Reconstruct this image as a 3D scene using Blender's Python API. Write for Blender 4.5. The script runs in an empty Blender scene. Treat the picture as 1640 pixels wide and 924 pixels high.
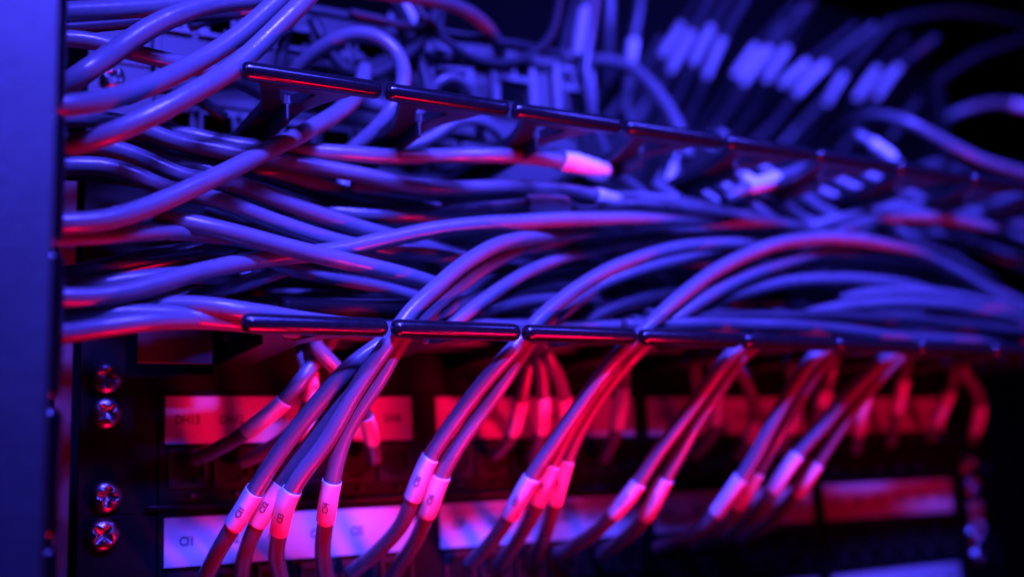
import bpy, math, random
import numpy as np
from mathutils import Vector, Matrix, noise
random.seed(7); rng = np.random.default_rng(7)
PI = math.pi
MM = 0.001
sc = bpy.context.scene
col = sc.collection

# ---------------------------------------------------------------- camera (millimetres, rack axes: X along the rack, Y into it, Z up)
RX = np.array([0.86906376, 0.05064926, 0.49210043])      # rack axes seen by the camera (right, down, forward)
RY = np.array([-0.49243271, 0.18370076, 0.85074324])
RZ = np.array([-0.04730971, -0.98167647, 0.18458902])
CAM = np.array([-72.3717, -422.5919, -37.2107])
FPX, CX, CY = 1778.0, 820.0, 462.0
cam_d = bpy.data.cameras.new('camera'); cam = bpy.data.objects.new('camera', cam_d); col.objects.link(cam)
right = Vector((RX[0], RY[0], RZ[0])); down = Vector((RX[1], RY[1], RZ[1])); fwd = Vector((RX[2], RY[2], RZ[2]))
m = Matrix((right, -down, -fwd)).transposed().to_4x4(); m.translation = Vector(CAM * MM); cam.matrix_world = m
cam_d.sensor_width = 36; cam_d.lens = FPX / 1640 * 36
cam_d.clip_start = 0.01; cam_d.clip_end = 50
cam_d.dof.use_dof = True; cam_d.dof.focus_distance = 0.372; cam_d.dof.aperture_fstop = 3.3; cam_d.dof.aperture_blades = 9
sc.camera = cam
sc.view_settings.view_transform = 'Standard'; sc.view_settings.look = 'None'
sc.view_settings.exposure = -0.22; sc.view_settings.gamma = 1

# ---------------------------------------------------------------- world, lamps and added fills
w = bpy.data.worlds.new('World'); sc.world = w; w.use_nodes = True
w.node_tree.nodes['Background'].inputs[0].default_value = (0.01, 0.012, 0.2, 1)
w.node_tree.nodes['Background'].inputs[1].default_value = 0.012

def lamp(name, loc, target, sx, sy, power, color, spread=180, xdir=None):
    d = bpy.data.lights.new(name, 'AREA'); d.shape = 'RECTANGLE'; d.size = sx * MM; d.size_y = sy * MM
    d.energy = power; d.color = color; d.spread = math.radians(spread)
    o = bpy.data.objects.new(name, d); col.objects.link(o)
    if name == 'skip': return
    z = (Vector(loc) - Vector(target)).normalized(); x = Vector((1, 0, 0)); x = (x - z * x.dot(z)).normalized(); y = z.cross(x)
    mm_ = Matrix((x, y, z)).transposed().to_4x4(); mm_.translation = Vector(loc) * MM; o.matrix_world = mm_
    return o
BLUE = (0.058, 0.048, 1.0); RED = (1.0, 0.0, 0.05)
lamp('blue_lamp', (170, -340, 320), (320, -60, 50), 260, 18, 2.35, BLUE, 86)
lamp('blue_left_lamp', (-5, -335, 325), (85, -70, 75), 110, 16, 1.35, BLUE, 60)
lamp('blue_right_fill', (400, -320, 325), (400, 40, 115), 160, 18, 1.9, BLUE, 86)  # added fill, brightens the right-hand cables and the fan
lamp('blue_label_fill', (40, -350, 182), (78, 0, -82), 50, 18, 0.14, BLUE, 30)  # added narrow fill aimed at the left label strips
lamp('blue_low_fill', (390, -350, 120), (395, 0, -142), 50, 20, 0.06, BLUE, 19)  # added cone that turns only the lowest right strips blue
lamp('blue_post_fill', (-110, -200, 200), (-100, -150, 140), 80, 40, 0.5, BLUE, 86)  # added fill for the post, fading towards its foot
lamp('red_lamp', (290, -300, -150), (95, 0, 14), 100, 16, 0.10, RED, 28)
lamp('red_left_fill', (60, -125, -230), (15, -70, 25), 90, 14, 0.075, RED, 46)  # added fill reddening the low left bundle from below
lamp('red_low_lamp', (260, -262, -262), (205, -60, 88), 230, 14, 0.22, RED, 40)
lamp('red_right_fill', (430, -255, -262), (395, -60, 70), 130, 14, 0.13, RED, 50)  # added red fill for the undersides of the right arcs

# ---------------------------------------------------------------- helpers
def ray(px, py):
    c = np.array([(px - CX) / FPX, (py - CY) / FPX, 1.0]); return np.array([RX @ c, RY @ c, RZ @ c])
def at(px, py, Y):                     # where the sight line through a measured point meets the plane at depth Y
    r = ray(px, py); return CAM + r * ((Y - CAM[1]) / r[1])
def pix(P):
    d = np.asarray(P) - CAM; c = d @ np.stack([RX, RY, RZ]); return np.stack([CX + FPX * c[..., 0] / c[..., 2], CY + FPX * c[..., 1] / c[..., 2]], -1)

def mat(name, base, rough=0.5, metal=0.0, bump=None, vary=None, spec=0.7, coat=0.0, specks=False):
    mt = bpy.data.materials.new(name); mt.use_nodes = True; nt = mt.node_tree; b = nt.nodes['Principled BSDF']
    b.inputs['Base Color'].default_value = (*base, 1); b.inputs['Roughness'].default_value = rough
    b.inputs['Metallic'].default_value = metal; b.inputs['Specular IOR Level'].default_value = spec
    b.inputs['Coat Weight'].default_value = coat
    tc = nt.nodes.new('ShaderNodeTexCoord')
    if vary:
        n = nt.nodes.new('ShaderNodeTexNoise'); n.inputs['Scale'].default_value = vary[0]; n.inputs['Detail'].default_value = 6
        nt.links.new(tc.outputs['Object'], n.inputs['Vector'])
        r = nt.nodes.new('ShaderNodeValToRGB'); r.color_ramp.elements[0].position = 0.3; r.color_ramp.elements[1].position = 0.7
        r.color_ramp.elements[0].color = (*[c * (1 - vary[1]) for c in base], 1)
        r.color_ramp.elements[1].color = (*[min(1, c * (1 + vary[1])) for c in base], 1)
        nt.links.new(n.outputs['Fac'], r.inputs['Fac']); last = r.outputs['Color']
        if specks:
            v = nt.nodes.new('ShaderNodeTexNoise'); v.inputs['Scale'].default_value = 900; v.inputs['Detail'].default_value = 2
            nt.links.new(tc.outputs['Object'], v.inputs['Vector'])
            rr = nt.nodes.new('ShaderNodeValToRGB'); rr.color_ramp.elements[0].position = 0.70; rr.color_ramp.elements[1].position = 0.76
            rr.color_ramp.elements[0].color = (0, 0, 0, 1); rr.color_ramp.elements[1].color = (0.7, 0.7, 0.7, 1)
            nt.links.new(v.outputs['Fac'], rr.inputs['Fac'])
            mx = nt.nodes.new('ShaderNodeMix'); mx.data_type = 'RGBA'; mx.inputs['B'].default_value = (*[c * 0.35 for c in base], 1)
            nt.links.new(rr.outputs['Color'], mx.inputs['Factor']); nt.links.new(last, mx.inputs['A']); last = mx.outputs['Result']
        nt.links.new(last, b.inputs['Base Color'])
        rm = nt.nodes.new('ShaderNodeMapRange'); rm.inputs['To Min'].default_value = max(0.05, rough - 0.05); rm.inputs['To Max'].default_value = rough + 0.06
        nt.links.new(n.outputs['Fac'], rm.inputs['Value']); nt.links.new(rm.outputs['Result'], b.inputs['Roughness'])
    if bump:
        prev = None
        for s, st, dist in bump:
            n = nt.nodes.new('ShaderNodeTexNoise'); n.inputs['Scale'].default_value = s; n.inputs['Detail'].default_value = 3
            nt.links.new(tc.outputs['Object'], n.inputs['Vector'])
            bp = nt.nodes.new('ShaderNodeBump'); bp.inputs['Strength'].default_value = st; bp.inputs['Distance'].default_value = dist
            nt.links.new(n.outputs['Fac'], bp.inputs['Height'])
            if prev: nt.links.new(prev, bp.inputs['Normal'])
            prev = bp.outputs['Normal']
        nt.links.new(prev, b.inputs['Normal'])
    return mt
# Object coordinates are metres here
M = {
 'sheath': mat('cable_sheath', (0.15, 0.15, 0.162), 0.28, bump=[(140, .5, .0006), (1500, .15, .00004)], vary=(60, .07), specks=True),
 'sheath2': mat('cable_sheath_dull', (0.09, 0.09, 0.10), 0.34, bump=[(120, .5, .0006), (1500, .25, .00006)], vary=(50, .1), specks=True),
 'sheath_shaded': mat('cable_sheath_shaded', (0.035, 0.035, 0.04), 0.42, bump=[(120, .4, .0005)], vary=(50, .12), spec=.3),  # darkened sheath copy, puts the shade on deep cables into the colour
 'sleeve': mat('paper_sleeve', (0.85, 0.85, 0.86), 0.5, bump=[(500, .2, .0001), (90, .4, .0006)], vary=(160, .06)),
 'black': mat('black_plastic', (0.008, 0.008, 0.010), 0.17, bump=[(900, .25, .00006), (60, .25, .0003)], vary=(300, .2), spec=.7),
 'blackmatte': mat('black_plastic_matte', (0.012, 0.012, 0.014), 0.38, bump=[(900, .3, .0001)], vary=(200, .2)),
 'panel': mat('black_steel', (0.005, 0.005, 0.0055), 0.5, bump=[(1600, .25, .0001)], vary=(90, .25), spec=.2),
 'post': mat('painted_post', (0.09, 0.09, 0.095), 0.55, bump=[(1500, .9, .0003), (300, .5, .0004)], vary=(60, .16)),
 'strip': mat('label_strip', (0.68, 0.67, 0.68), 0.42, bump=[(30, .3, .0008)], vary=(40, .04)),
 'ink': mat('label_ink', (0.03, 0.03, 0.035), 0.5),
 'steel': mat('screw_steel', (0.42, 0.42, 0.44), 0.26, metal=1.0, bump=[(700, .4, .0002)], vary=(300, .2)),
 'jack': mat('jack_black', (0.02, 0.02, 0.022), 0.35, vary=(200, .15), spec=.4),
 'switch': mat('switch_face', (0.018, 0.018, 0.021), 0.45, bump=[(900, .2, .0001)], vary=(40, .15)),
 'shell': mat('jack_shell', (0.08, 0.08, 0.088), 0.35, metal=.3, vary=(200, .15)),
 'hole': mat('jack_cavity', (0.003, 0.003, 0.0035), 0.7, spec=.1),
 'faded': mat('faded_ink', (0.20, 0.20, 0.22), 0.6),
 'boot': mat('plug_boot', (0.30, 0.30, 0.34), 0.4, vary=(120, .1)),
 'clear': mat('plug_body', (0.55, 0.55, 0.6), 0.2, vary=(200, .1)),
}
class MB:
    def __init__(s): s.v = []; s.f = []; s.sm = []; s.mi = []
    def add(s, V, F, smooth=False, mi=0):
        n = len(s.v); s.v += [tuple(p) for p in V]; s.f += [tuple(i + n for i in f) for f in F]; s.sm += [smooth] * len(F); s.mi += [mi] * len(F)
    def box(s, x0, x1, y0, y1, z0, z1, mi=0):
        V = [(x, y, z) for x in (x0, x1) for y in (y0, y1) for z in (z0, z1)]
        s.add(V, [(0, 1, 3, 2), (4, 6, 7, 5), (0, 4, 5, 1), (2, 3, 7, 6), (0, 2, 6, 4), (1, 5, 7, 3)], mi=mi)
    def prism(s, poly, z0, z1, axis='z', hole=None):      # poly of (a,b); extruded
        def P(a, b, c): return {'z': (a, b, c), 'y': (a, c, b), 'x': (c, a, b)}[axis]
        n = len(poly)
        if hole is None:
            V = [P(a, b, z0) for a, b in poly] + [P(a, b, z1) for a, b in poly]
            F = [tuple(range(n))[::-1], tuple(range(n, 2 * n))] + [(i, (i + 1) % n, n + (i + 1) % n, n + i) for i in range(n)]
            s.add(V, F)
        else:
            V = [P(a, b, c) for c in (z0, z1) for q in (poly, hole) for a, b in q]
            F = []
            for i in range(n):
                j = (i + 1) % n
                F += [(i, n + i, n + j, j), (2 * n + i, 2 * n + j, 3 * n + j, 3 * n + i), (i, j, 2 * n + j, 2 * n + i), (n + i, 3 * n + i, 3 * n + j, n + j)]
            s.add(V, F)
    def lathe(s, prof, c, axis, seg=24, smooth=True, mi=0):   # prof (along, radius)
        a = Vector(axis).normalized(); u = a.orthogonal().normalized(); v = a.cross(u); c = Vector(c)
        V = []; F = []
        for t, r in prof:
            for k in range(seg):
                th = 2 * PI * k / seg; V.append(c + a * t + (u * math.cos(th) + v * math.sin(th)) * r)
        for i in range(len(prof) - 1):
            for k in range(seg):
                k2 = (k + 1) % seg; F.append((i * seg + k, i * seg + k2, (i + 1) * seg + k2, (i + 1) * seg + k))
        F.append(tuple(range(seg))[::-1]); F.append(tuple((len(prof) - 1) * seg + k for k in range(seg)))
        s.add(V, F, smooth, mi)
    def build(s, name, mats, parent=None, origin=None, bevel=0):
        me = bpy.data.meshes.new(name)
        mats = mats if isinstance(mats, (list, tuple)) else [mats]
        og = Vector(origin) if origin is not None else Vector((0, 0, 0))
        me.from_pydata([tuple((Vector(p) - og) * MM) for p in s.v], [], s.f)
        for q in mats: me.materials.append(q)
        me.polygons.foreach_set('use_smooth', s.sm); me.polygons.foreach_set('material_index', s.mi)
        me.validate(); me.update()
        import bmesh
        bm = bmesh.new(); bm.from_mesh(me); bmesh.ops.recalc_face_normals(bm, faces=bm.faces); bm.to_mesh(me); bm.free()
        o = bpy.data.objects.new(name, me); col.objects.link(o)
        if parent is not None:
            o.parent = parent
            base = Vector((0, 0, 0)); p = parent
            while p is not None: base += p.location; p = p.parent
            o.location = og * MM - base
        else: o.location = og * MM
        if bevel:
            b = o.modifiers.new('bevel', 'BEVEL'); b.width = bevel * MM; b.segments = 3; b.limit_method = 'ANGLE'; b.angle_limit = math.radians(40)
        return o
def tag(o, label=None, cat=None, group=None, kind=None):
    for k, v in (('label', label), ('category', cat), ('group', group), ('kind', kind)):
        if v: o[k] = v
    return o
def empty(name, loc): 
    o = bpy.data.objects.new(name, None); col.objects.link(o); o.location = Vector(loc) * MM; o.empty_display_size = .005; return o
def dup(root, dloc_mm):
    def cp(o, par):
        c = o.copy(); col.objects.link(c); c.parent = par
        for ch in [q for q in col.objects if q.parent == o]: cp(ch, c)
        return c
    c = cp(root, None); c.location = root.location + Vector(dloc_mm) * MM; return c

# ---------------------------------------------------------------- cable curves
def spline(P, step=2.2):
    P = np.array(P, float)
    P = np.vstack([2 * P[0] - P[1], P, 2 * P[-1] - P[-2]])
    out = []
    for i in range(1, len(P) - 2):
        p0, p1, p2, p3 = P[i - 1], P[i], P[i + 1], P[i + 2]
        t01 = max(np.linalg.norm(p1 - p0), 1e-6) ** .5; t12 = max(np.linalg.norm(p2 - p1), 1e-6) ** .5; t23 = max(np.linalg.norm(p3 - p2), 1e-6) ** .5
        m1 = (p2 - p1) + t12 * ((p1 - p0) / t01 - (p2 - p0) / (t01 + t12)); m2 = (p2 - p1) + t12 * ((p3 - p2) / t23 - (p3 - p1) / (t12 + t23))
        n = max(2, int(np.linalg.norm(p2 - p1) / step)); t = np.linspace(0, 1, n, endpoint=False)[:, None]
        out.append((2 * t**3 - 3 * t**2 + 1) * p1 + (t**3 - 2 * t**2 + t) * m1 + (-2 * t**3 + 3 * t**2) * p2 + (t**3 - t**2) * m2)
    out.append(P[-2][None]); C = np.vstack(out)
    # even spacing
    d = np.r_[0, np.cumsum(np.linalg.norm(np.diff(C, axis=0), axis=1))]; n = max(8, int(d[-1] / step))
    s = np.linspace(0, d[-1], n); C = np.stack([np.interp(s, d, C[:, k]) for k in range(3)], 1)
    for _ in range(3): C[1:-1] = (C[:-2] + 2 * C[1:-1] + C[2:]) / 4
    return C
CABLES = []
def cable(label, pts, r=3.1, m='sheath', sleeves=(), group=None, cat='network cable', name='network_cable', fixed=False):
    """pts: (px, py, Y) measured points; sleeves: (px,py,px2,py2,text,flare)"""
    W = [at(*p) for p in pts]
    C = spline(W)
    CABLES.append(dict(label=label, C=C, r=r, m=m, sleeves=sleeves, group=group, cat=cat, name=name, fixed=fixed))

def cable_w(label, W, r, m, group):
    CABLES.append(dict(label=label, C=spline(W), r=r, m=m, sleeves=(), group=group, cat='network cable', name='network_cable', fixed=False))

def frames(C):
    T = np.gradient(C, axis=0); T /= np.linalg.norm(T, axis=1)[:, None]
    N = np.zeros_like(T); n = np.cross(T[0], [0, 0, 1.0]); 
    if np.linalg.norm(n) < .1: n = np.cross(T[0], [0, 1.0, 0])
    n /= np.linalg.norm(n)
    for i in range(len(C)):
        n = n - T[i] * (n @ T[i]); n /= np.linalg.norm(n); N[i] = n
    return T, N, np.cross(T, N)
def tube(mb, C, R, seg=18, caps=True, mi=0):
    T, N, B = frames(C); R = np.broadcast_to(R, (len(C),))
    th = np.arange(seg) * 2 * PI / seg
    V = (C[:, None, :] + R[:, None, None] * (N[:, None, :] * np.cos(th)[None, :, None] + B[:, None, :] * np.sin(th)[None, :, None])).reshape(-1, 3)
    F = [(i * seg + k, i * seg + (k + 1) % seg, (i + 1) * seg + (k + 1) % seg, (i + 1) * seg + k) for i in range(len(C) - 1) for k in range(seg)]
    if caps: F += [tuple(range(seg))[::-1], tuple((len(C) - 1) * seg + k for k in range(seg))]
    mb.add(V, F, True, mi)

def text_mesh(txt, size, fine=False):
    cu = bpy.data.curves.new('t', 'FONT'); cu.body = txt; cu.size = size; cu.align_x = 'CENTER'; cu.align_y = 'CENTER'; cu.resolution_u = 2; cu.offset = size * .03
    o = bpy.data.objects.new('t', cu); col.objects.link(o); dg = bpy.context.evaluated_depsgraph_get()
    me = bpy.data.meshes.new_from_object(o.evaluated_get(dg))
    import bmesh
    bm = bmesh.new(); bm.from_mesh(me); bmesh.ops.triangulate(bm, faces=bm.faces)
    if fine:
        for _ in range(5):
            es = [e for e in bm.edges if e.calc_length() > size * .12]
            if es: bmesh.ops.subdivide_edges(bm, edges=es, cuts=1); bmesh.ops.triangulate(bm, faces=[f for f in bm.faces if len(f.verts) > 3])
    bm.to_mesh(me); bm.free()
    V = [tuple(v.co) for v in me.vertices]; F = [tuple(p.vertices) for p in me.polygons]
    bpy.data.objects.remove(o); bpy.data.curves.remove(cu); bpy.data.meshes.remove(me); return V, F

# ---------------------------------------------------------------- the rack: post, rails, vertical manager
e0 = at(97, -60, -135)[0]; e1 = at(60, 1000, -135)
xe = (at(96, 100, -135)[0] + at(66, 850, -135)[0]) / 2
mb = MB(); mb.box(xe - 150, xe, -135, -133, -130, 190); mb.box(xe - 150, xe - 148, -133, -60, -130, 190)
tag(mb.build('rack_post', M['post'], origin=(xe, -135, -130), bevel=0.6), 'wide painted cabinet post filling the left edge of the view', 'rack post')
mb = MB(); mb.box(-17.5, -11.5, 2, 14, -140, 92)
tag(mb.build('rack_rail', M['post'], origin=(-14, 2, -140), bevel=.4), 'narrow bare mounting rail beside the left column of screws', 'rack rail')
mb = MB(); mb.box(476, 484, 2, 14, -140, 200)
tag(mb.build('rack_rail', M['panel'], origin=(480, 2, -140), bevel=.4), 'dark mounting rail at the far right end of the panels', 'rack rail')

vm = empty('vertical_cable_manager', (at(88, 500, -104)[0], -20, -120))
tag(vm, 'black vertical cable manager tucked behind the cabinet post', 'cable manager')
for ya, yb in ((-160, -20), (-10, 172), (181, 390), (402, 640), (652, 862), (874, 1060)):
    ym = (ya + yb) / 2; c = at(86 - ym * .014, ym, -104)
    za = at(88, yb, -104)[2]; zb = at(88, ya, -104)[2]
    L = zb - za; mb = MB()
    mb.lathe([(0, 1.2), (.5, 2.4), (1.5, 3.2), (3, 3.6), (L - 3, 3.6), (L - 1.5, 3.2), (L - .5, 2.4), (L, 1.2)], (c[0], -104, za), (0, 0, 1), 20)
    f = mb.build('finger', M['black'], vm, origin=(c[0], -104, za))
    mb = MB(); zm = (za + zb) / 2; mb.prism([(-101, zm - 14), (-101, zm + 14), (-78, zm + 5), (-20, zm + 5), (-20, zm - 5), (-78, zm - 5)], c[0] - 1.2, c[0] + 1.2, 'x')
    mb.build('finger_arm', M['blackmatte'], f, origin=(c[0], -20, zm))
mb = MB(); mb.box(c[0] - 3, c[0] + 1.5, -20, -16, -120, 190); mb.build('back_plate', M['panel'], vm, origin=(c[0], -18, -120))

# ---------------------------------------------------------------- horizontal cable manager with two rows of T-headed fingers
hm = empty('horizontal_cable_manager', (230, 0, 7))
tag(hm, 'black horizontal cable manager with two receding rows of T-headed fingers', 'cable manager')
mb = MB()
x0, x1 = 6.5, 38.5; z0, z1 = 14, 32
mb.box(-9, x0, 0, 1.6, 7, 95); mb.box(x0, x1, 0, 1.6, z1, 95); mb.box(x0, x1, 0, 1.6, 7, z0); mb.box(x1, 474, 0, 1.6, 7, 95)
mb.build('back_plate', M['panel'], hm, origin=(230, 0, 7))
q0 = at(220, 518, -28); q1 = at(341, 583, -28)
mb = MB(); mb.box(q0[0], q1[0], -28, -26.8, q1[2], q0[2] + 4); mb.build('added_patch_plate', M['switch'], hm, origin=(q0[0], -28, q1[2]), bevel=.4)  # plate added as a bluish lit patch, also blocks light from the strip
for row, zz in (('lower', 19.3), ('upper', 101.2)):
    for i in range(9):
        xa = 23.6 + 50 * i; L = 48.3
        mb = MB(); s = 1 if row == 'upper' else -1
        poly = [(xa + 6.5, -88), (xa + 40, -88), (xa + 39, -85), (xa + 33.5, -76), (xa + 29.5, -66), (xa + 28.5, -60), (xa + 28.5, 0), (xa + 15.5, 0), (xa + 15.5, -60), (xa + 14, -66), (xa + 10, -78), (xa + 7.5, -85)]
        hole = [(xa + 15.5, -83), (xa + 27.5, -83), (xa + 27, -81), (xa + 26, -78), (xa + 24.8, -74), (xa + 24, -72), (xa + 23, -70), (xa + 20.5, -70), (xa + 19.5, -72), (xa + 18, -75), (xa + 17, -78), (xa + 16, -81)]
        mb.prism(poly, zz - 2.0, zz + 2.0, 'z', hole)
        mb.box(xa + 21.2, xa + 22.6, -71, -3, zz - s * 7.5, zz - s * 1.9)
        f = mb.build('finger', M['blackmatte'], hm, origin=(xa + 22, 0, zz), bevel=.5)
        mb = MB()
        mb.lathe([(0, 1.0), (.3, 1.9), (1.0, 2.7), (2.0, 3.05), (3.2, 3.15), (L - 3.2, 3.15), (L - 2, 3.05), (L - 1, 2.7), (L - .3, 1.9), (L, 1.0)], (xa, -90, zz), (1, 0, 0), 28)
        mb.build('finger_cap', M['black'], f, origin=(xa, -90, zz))

# ---------------------------------------------------------------- patch panels
def jack(parent, x, z, w=14.2, h=14.0, y=0.0, shell='shell'):
    """keystone jack: frame, stepped opening, contacts block"""
    mb = MB(); a = w / 2; b = h / 2
    mb.box(x - a, x - a + 1.3, y - 1.3, y + 3, z - b, z + b); mb.box(x + a - 1.3, x + a, y - 1.3, y + 3, z - b, z + b)
    mb.box(x - a + 1.3, x + a - 1.3, y - 1.3, y + 3, z + b - 2.2, z + b); mb.box(x - a + 1.3, x + a - 1.3, y - 1.3, y + 3, z - b, z - b + 1.6)
    mb.box(x - a + 1.3, x - 3, y - 1.0, y + 3, z - b + 1.6, z - b + 3.6); mb.box(x + 3, x + a - 1.3, y - 1.0, y + 3, z - b + 1.6, z - b + 3.6)
    f = mb.build('port', M[shell], parent, origin=(x, y, z))
    mb = MB(); mb.box(x - a + 1.3, x + a - 1.3, y + 1.2, y + 2.8, z - b + 1.6, z + b - 2.2); mb.build('port_cavity', M['hole'], f, origin=(x, y, z))
    return f
STARTS = (20.6, 131.5, 241.0, 348.0)
WID = (99.5, 101.0, 98.0, 95.0)
def patch_panel(zt, labels, label, ears=(-9, 474)):
    """zt: top edge of the label strips"""
    p = empty('patch_panel', (230, 0, zt - 42)); tag(p, label, 'patch panel', 'rack patch panels stacked under the cable manager')
    mb = MB(); mb.box(ears[0], 18.5, 0, 1.8, zt - 42.2, zt + 1.8); mb.box(18.5, ears[1], 0, 1.8, zt - 42.2, zt + 1.8 ) if False else None
    mb.box(18.5, 456, -1.2, 1.8, zt - 42.2, zt + 1.8); mb.box(456, ears[1], 0, 1.8, zt - 42.2, zt + 1.8)
    mb.build('face_plate', M['panel'], p, origin=(230, 0, zt - 20), bevel=.3)
    mb = MB(); mb.box(14, 452, -3.2, -1.21, zt - 41.5, zt - 39.4); mb.build('bottom_lip', M['black'], p, origin=(230, -1, zt - 40), bevel=.7)
    k = 0
    for g, xs in enumerate(STARTS):
        W_ = WID[g]; mb = MB()
        mb.box(xs, xs + W_, -1.9, -1.21, zt - 17.6, zt); 
        st = mb.build('label_strip', M['strip'], p, origin=(xs, -1.2, zt - 17.6))
        mb = MB(); mb.box(xs - .6, xs + W_ + .6, -2.3, -1.22, zt - 18.3, zt - 17.62); mb.build('strip_holder', M['black'], st, origin=(xs, -1.2, zt - 18))
        mb = MB()
        for j in range(6):
            cx_ = xs + W_ * (j + .5) / 6 - .2
            if k < len(labels) and labels[k]:
                V, F = text_mesh(labels[k], 4.6)
                mb.add([(cx_ + v[0] * .82, -1.93, zt - 8.8 + v[1]) for v in V], F)
            k += 1
            jack(p, xs + W_ * (j + .5) / 6, zt - 26.4, 14.0, 14.4, -1.2, 'jack')
            m2 = MB(); m2.lathe([(0, 1.1), (1.4, 1.05), (1.9, .5)], (xs + W_ * (j + .5) / 6 + 1.5, -1.25, zt - 36.6), (0, -1, 0), 12)
            m2.build('locating_pin', M['shell'], p, origin=(xs + W_ * (j + .5) / 6, -1.2, zt - 36.6))
        if mb.v: mb.build('lettering', M['ink'], st, origin=(xs, -1.9, zt - 9))
    if zt < 0:
        mb = MB(); mb.box(457.5, 468, -1.0, -.02, zt - 30, zt - 13); nl = mb.build('number_label', M['strip'], p, origin=(460, -.5, zt - 20))
    return p
patch_panel(5.6, ['DH%d' % q for q in range(13, 1, -1)] + ['DH1'] + ['DG%d' % q for q in range(12, 1, -1)], 'topmost patch panel, its label strips glowing red under the manager')
patch_panel(-38.6, ['CI%d' % q for q in range(1, 25)], 'patch panel whose first label strip is violet and starts with CI1')
patch_panel(-83.0, ['CG%d' % q for q in range(1, 25)], 'lowest patch panel, blue label strips cut by the bottom edge')

def screw(px, py, label, r=5.6, rot=.5, Y=0.0, mt='steel', r_=None):
    c = at(px, py, Y - 2); n = 40; rings = 14; mb = MB(); V = []; F = []
    for i in range(rings + 1):
        rr = r * i / rings
        for k in range(n):
            th = 2 * PI * k / n; a = rr * math.cos(th + rot); b = rr * math.sin(th + rot)
            h = 2.6 * math.sqrt(max(0, 1 - (rr / r) ** 2 * .93))
            arm = min(abs(a), abs(b)); lon = max(abs(a), abs(b))
            wdt = .95 * (1 - lon / (r * .72)) + .35
            if lon < r * .62 and arm < wdt + .25:
                t = min(1, max(0, (wdt + .25 - arm) / .4)); h -= t * (2.0 * (1 - lon / (r * .75)) + .35)
            V.append((c[0] + rr * math.cos(th), c[1] - h, c[2] + rr * math.sin(th)))
    for i in range(rings):
        for k in range(n): F.append((i * n + k, i * n + (k + 1) % n, (i + 1) * n + (k + 1) % n, (i + 1) * n + k))
    mb.add(V, F, True)
    mb.lathe([(0, r * 1.0), (2.05, r * 1.0)], (c[0], c[1], c[2]), (0, 1, 0), 28)
    o = mb.build('mounting_screw', M[mt], origin=(c[0], c[1], c[2]))
    return tag(o, label, 'screw', 'cross-head mounting screws of the rack ears')
screw(170, 605, 'cross-head screw highest in the lower left column, dull red glint', rot=.3)
screw(170, 661, 'cross-head screw second in the lower left column, red glint', rot=.9)
screw(171, 795, 'cross-head screw directly above the bluish one, red glint', rot=.2)
screw(164, 856, 'bright bluish cross-head screw lowest in the left column', rot=.7, r=5.9)
screw(180, 124, 'screw behind the upper left cables on the switch ear', rot=.4, r=4.6)
screw(1549, 741, 'blurred red screw top of the right end column', rot=.4)
screw(1556, 776, 'blurred red screw second in the right end column', rot=.1)
screw(1562, 857, 'almost black blurred screw third in the right end column', rot=.1)
screw(1568, 893, 'blurred bright blue screw lowest at the right end', rot=.6)

# ---------------------------------------------------------------- equipment above the manager
def sockets(parent, row, xs, w, h, yf=0.0):
    for x in xs: jack(parent, x, row, w, h, yf, 'shell')
s1 = empty('network_switch', (230, 0, 97)); tag(s1, 'grey network switch face seen behind the upper fingers', 'network switch')
mb = MB(); mb.box(-9, 474, 0, 2, 97, 133.5); mb.box(16, 474, -2.0, -.01, 98, 101.5); mb.box(16, 474, -1.2, -.01, 121.5, 123.2); mb.box(20, 22, -2.4, -.01, 101.5, 133)
mb.box(15, 17, -4, 0, 97, 133.5)
mb.build('face_plate', M['switch'], s1, origin=(230, 0, 97), bevel=.3)
mb = MB(); mb.box(212, 474, -2.6, -2.01, 97.5, 133); mb.build('shade_sheet', M['panel'], s1, origin=(300, -2, 97))  # black sheet standing in for shade on the right of the face
zr1 = at(346, 205, 0)[2]
sockets(s1, zr1, [float(at(346, 205, 0)[0]) + 16.6 * k for k in range(-1, 8)], 14.2, 13.0, -1.2)
mb = MB()
for k in range(24):
    x = 30 + 16.6 * k
    mb.box(x, x + 3, -.6, -.01, 116.5, 118.2); mb.box(x + 6, x + 9, -.6, -.01, 116.5, 118.2)
mb.build('indicator_windows', M['hole'], s1, origin=(230, 0, 117))
s2 = empty('upper_switch', (230, 0, 134)); tag(s2, 'perforated grey equipment face above the switch, largely hidden by cables', 'network equipment')
mb = MB(); mb.box(-9, 220, 0, 2, 134, 172); mb.box(14, 17, -5, 0, 134, 172); mb.box(17, 220, -2.2, -.01, 134.6, 137.2); mb.box(17, 220, -2.2, -.01, 169, 172); mb.box(218, 220, 2, 105, 134, 172)
mb.build('face_plate', M['switch'], s2, origin=(230, 0, 134), bevel=.3)
c = at(345, 44, 0); sockets(s2, float(c[2]), [float(c[0]) + 16.6 * k for k in range(-1, 5)], 14.2, 11, -1.2)
a = at(718, 133, 0); b = at(821, 150, 0); px_ = (b[0] - a[0]); hz = float(a[2] + b[2]) / 2
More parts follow.
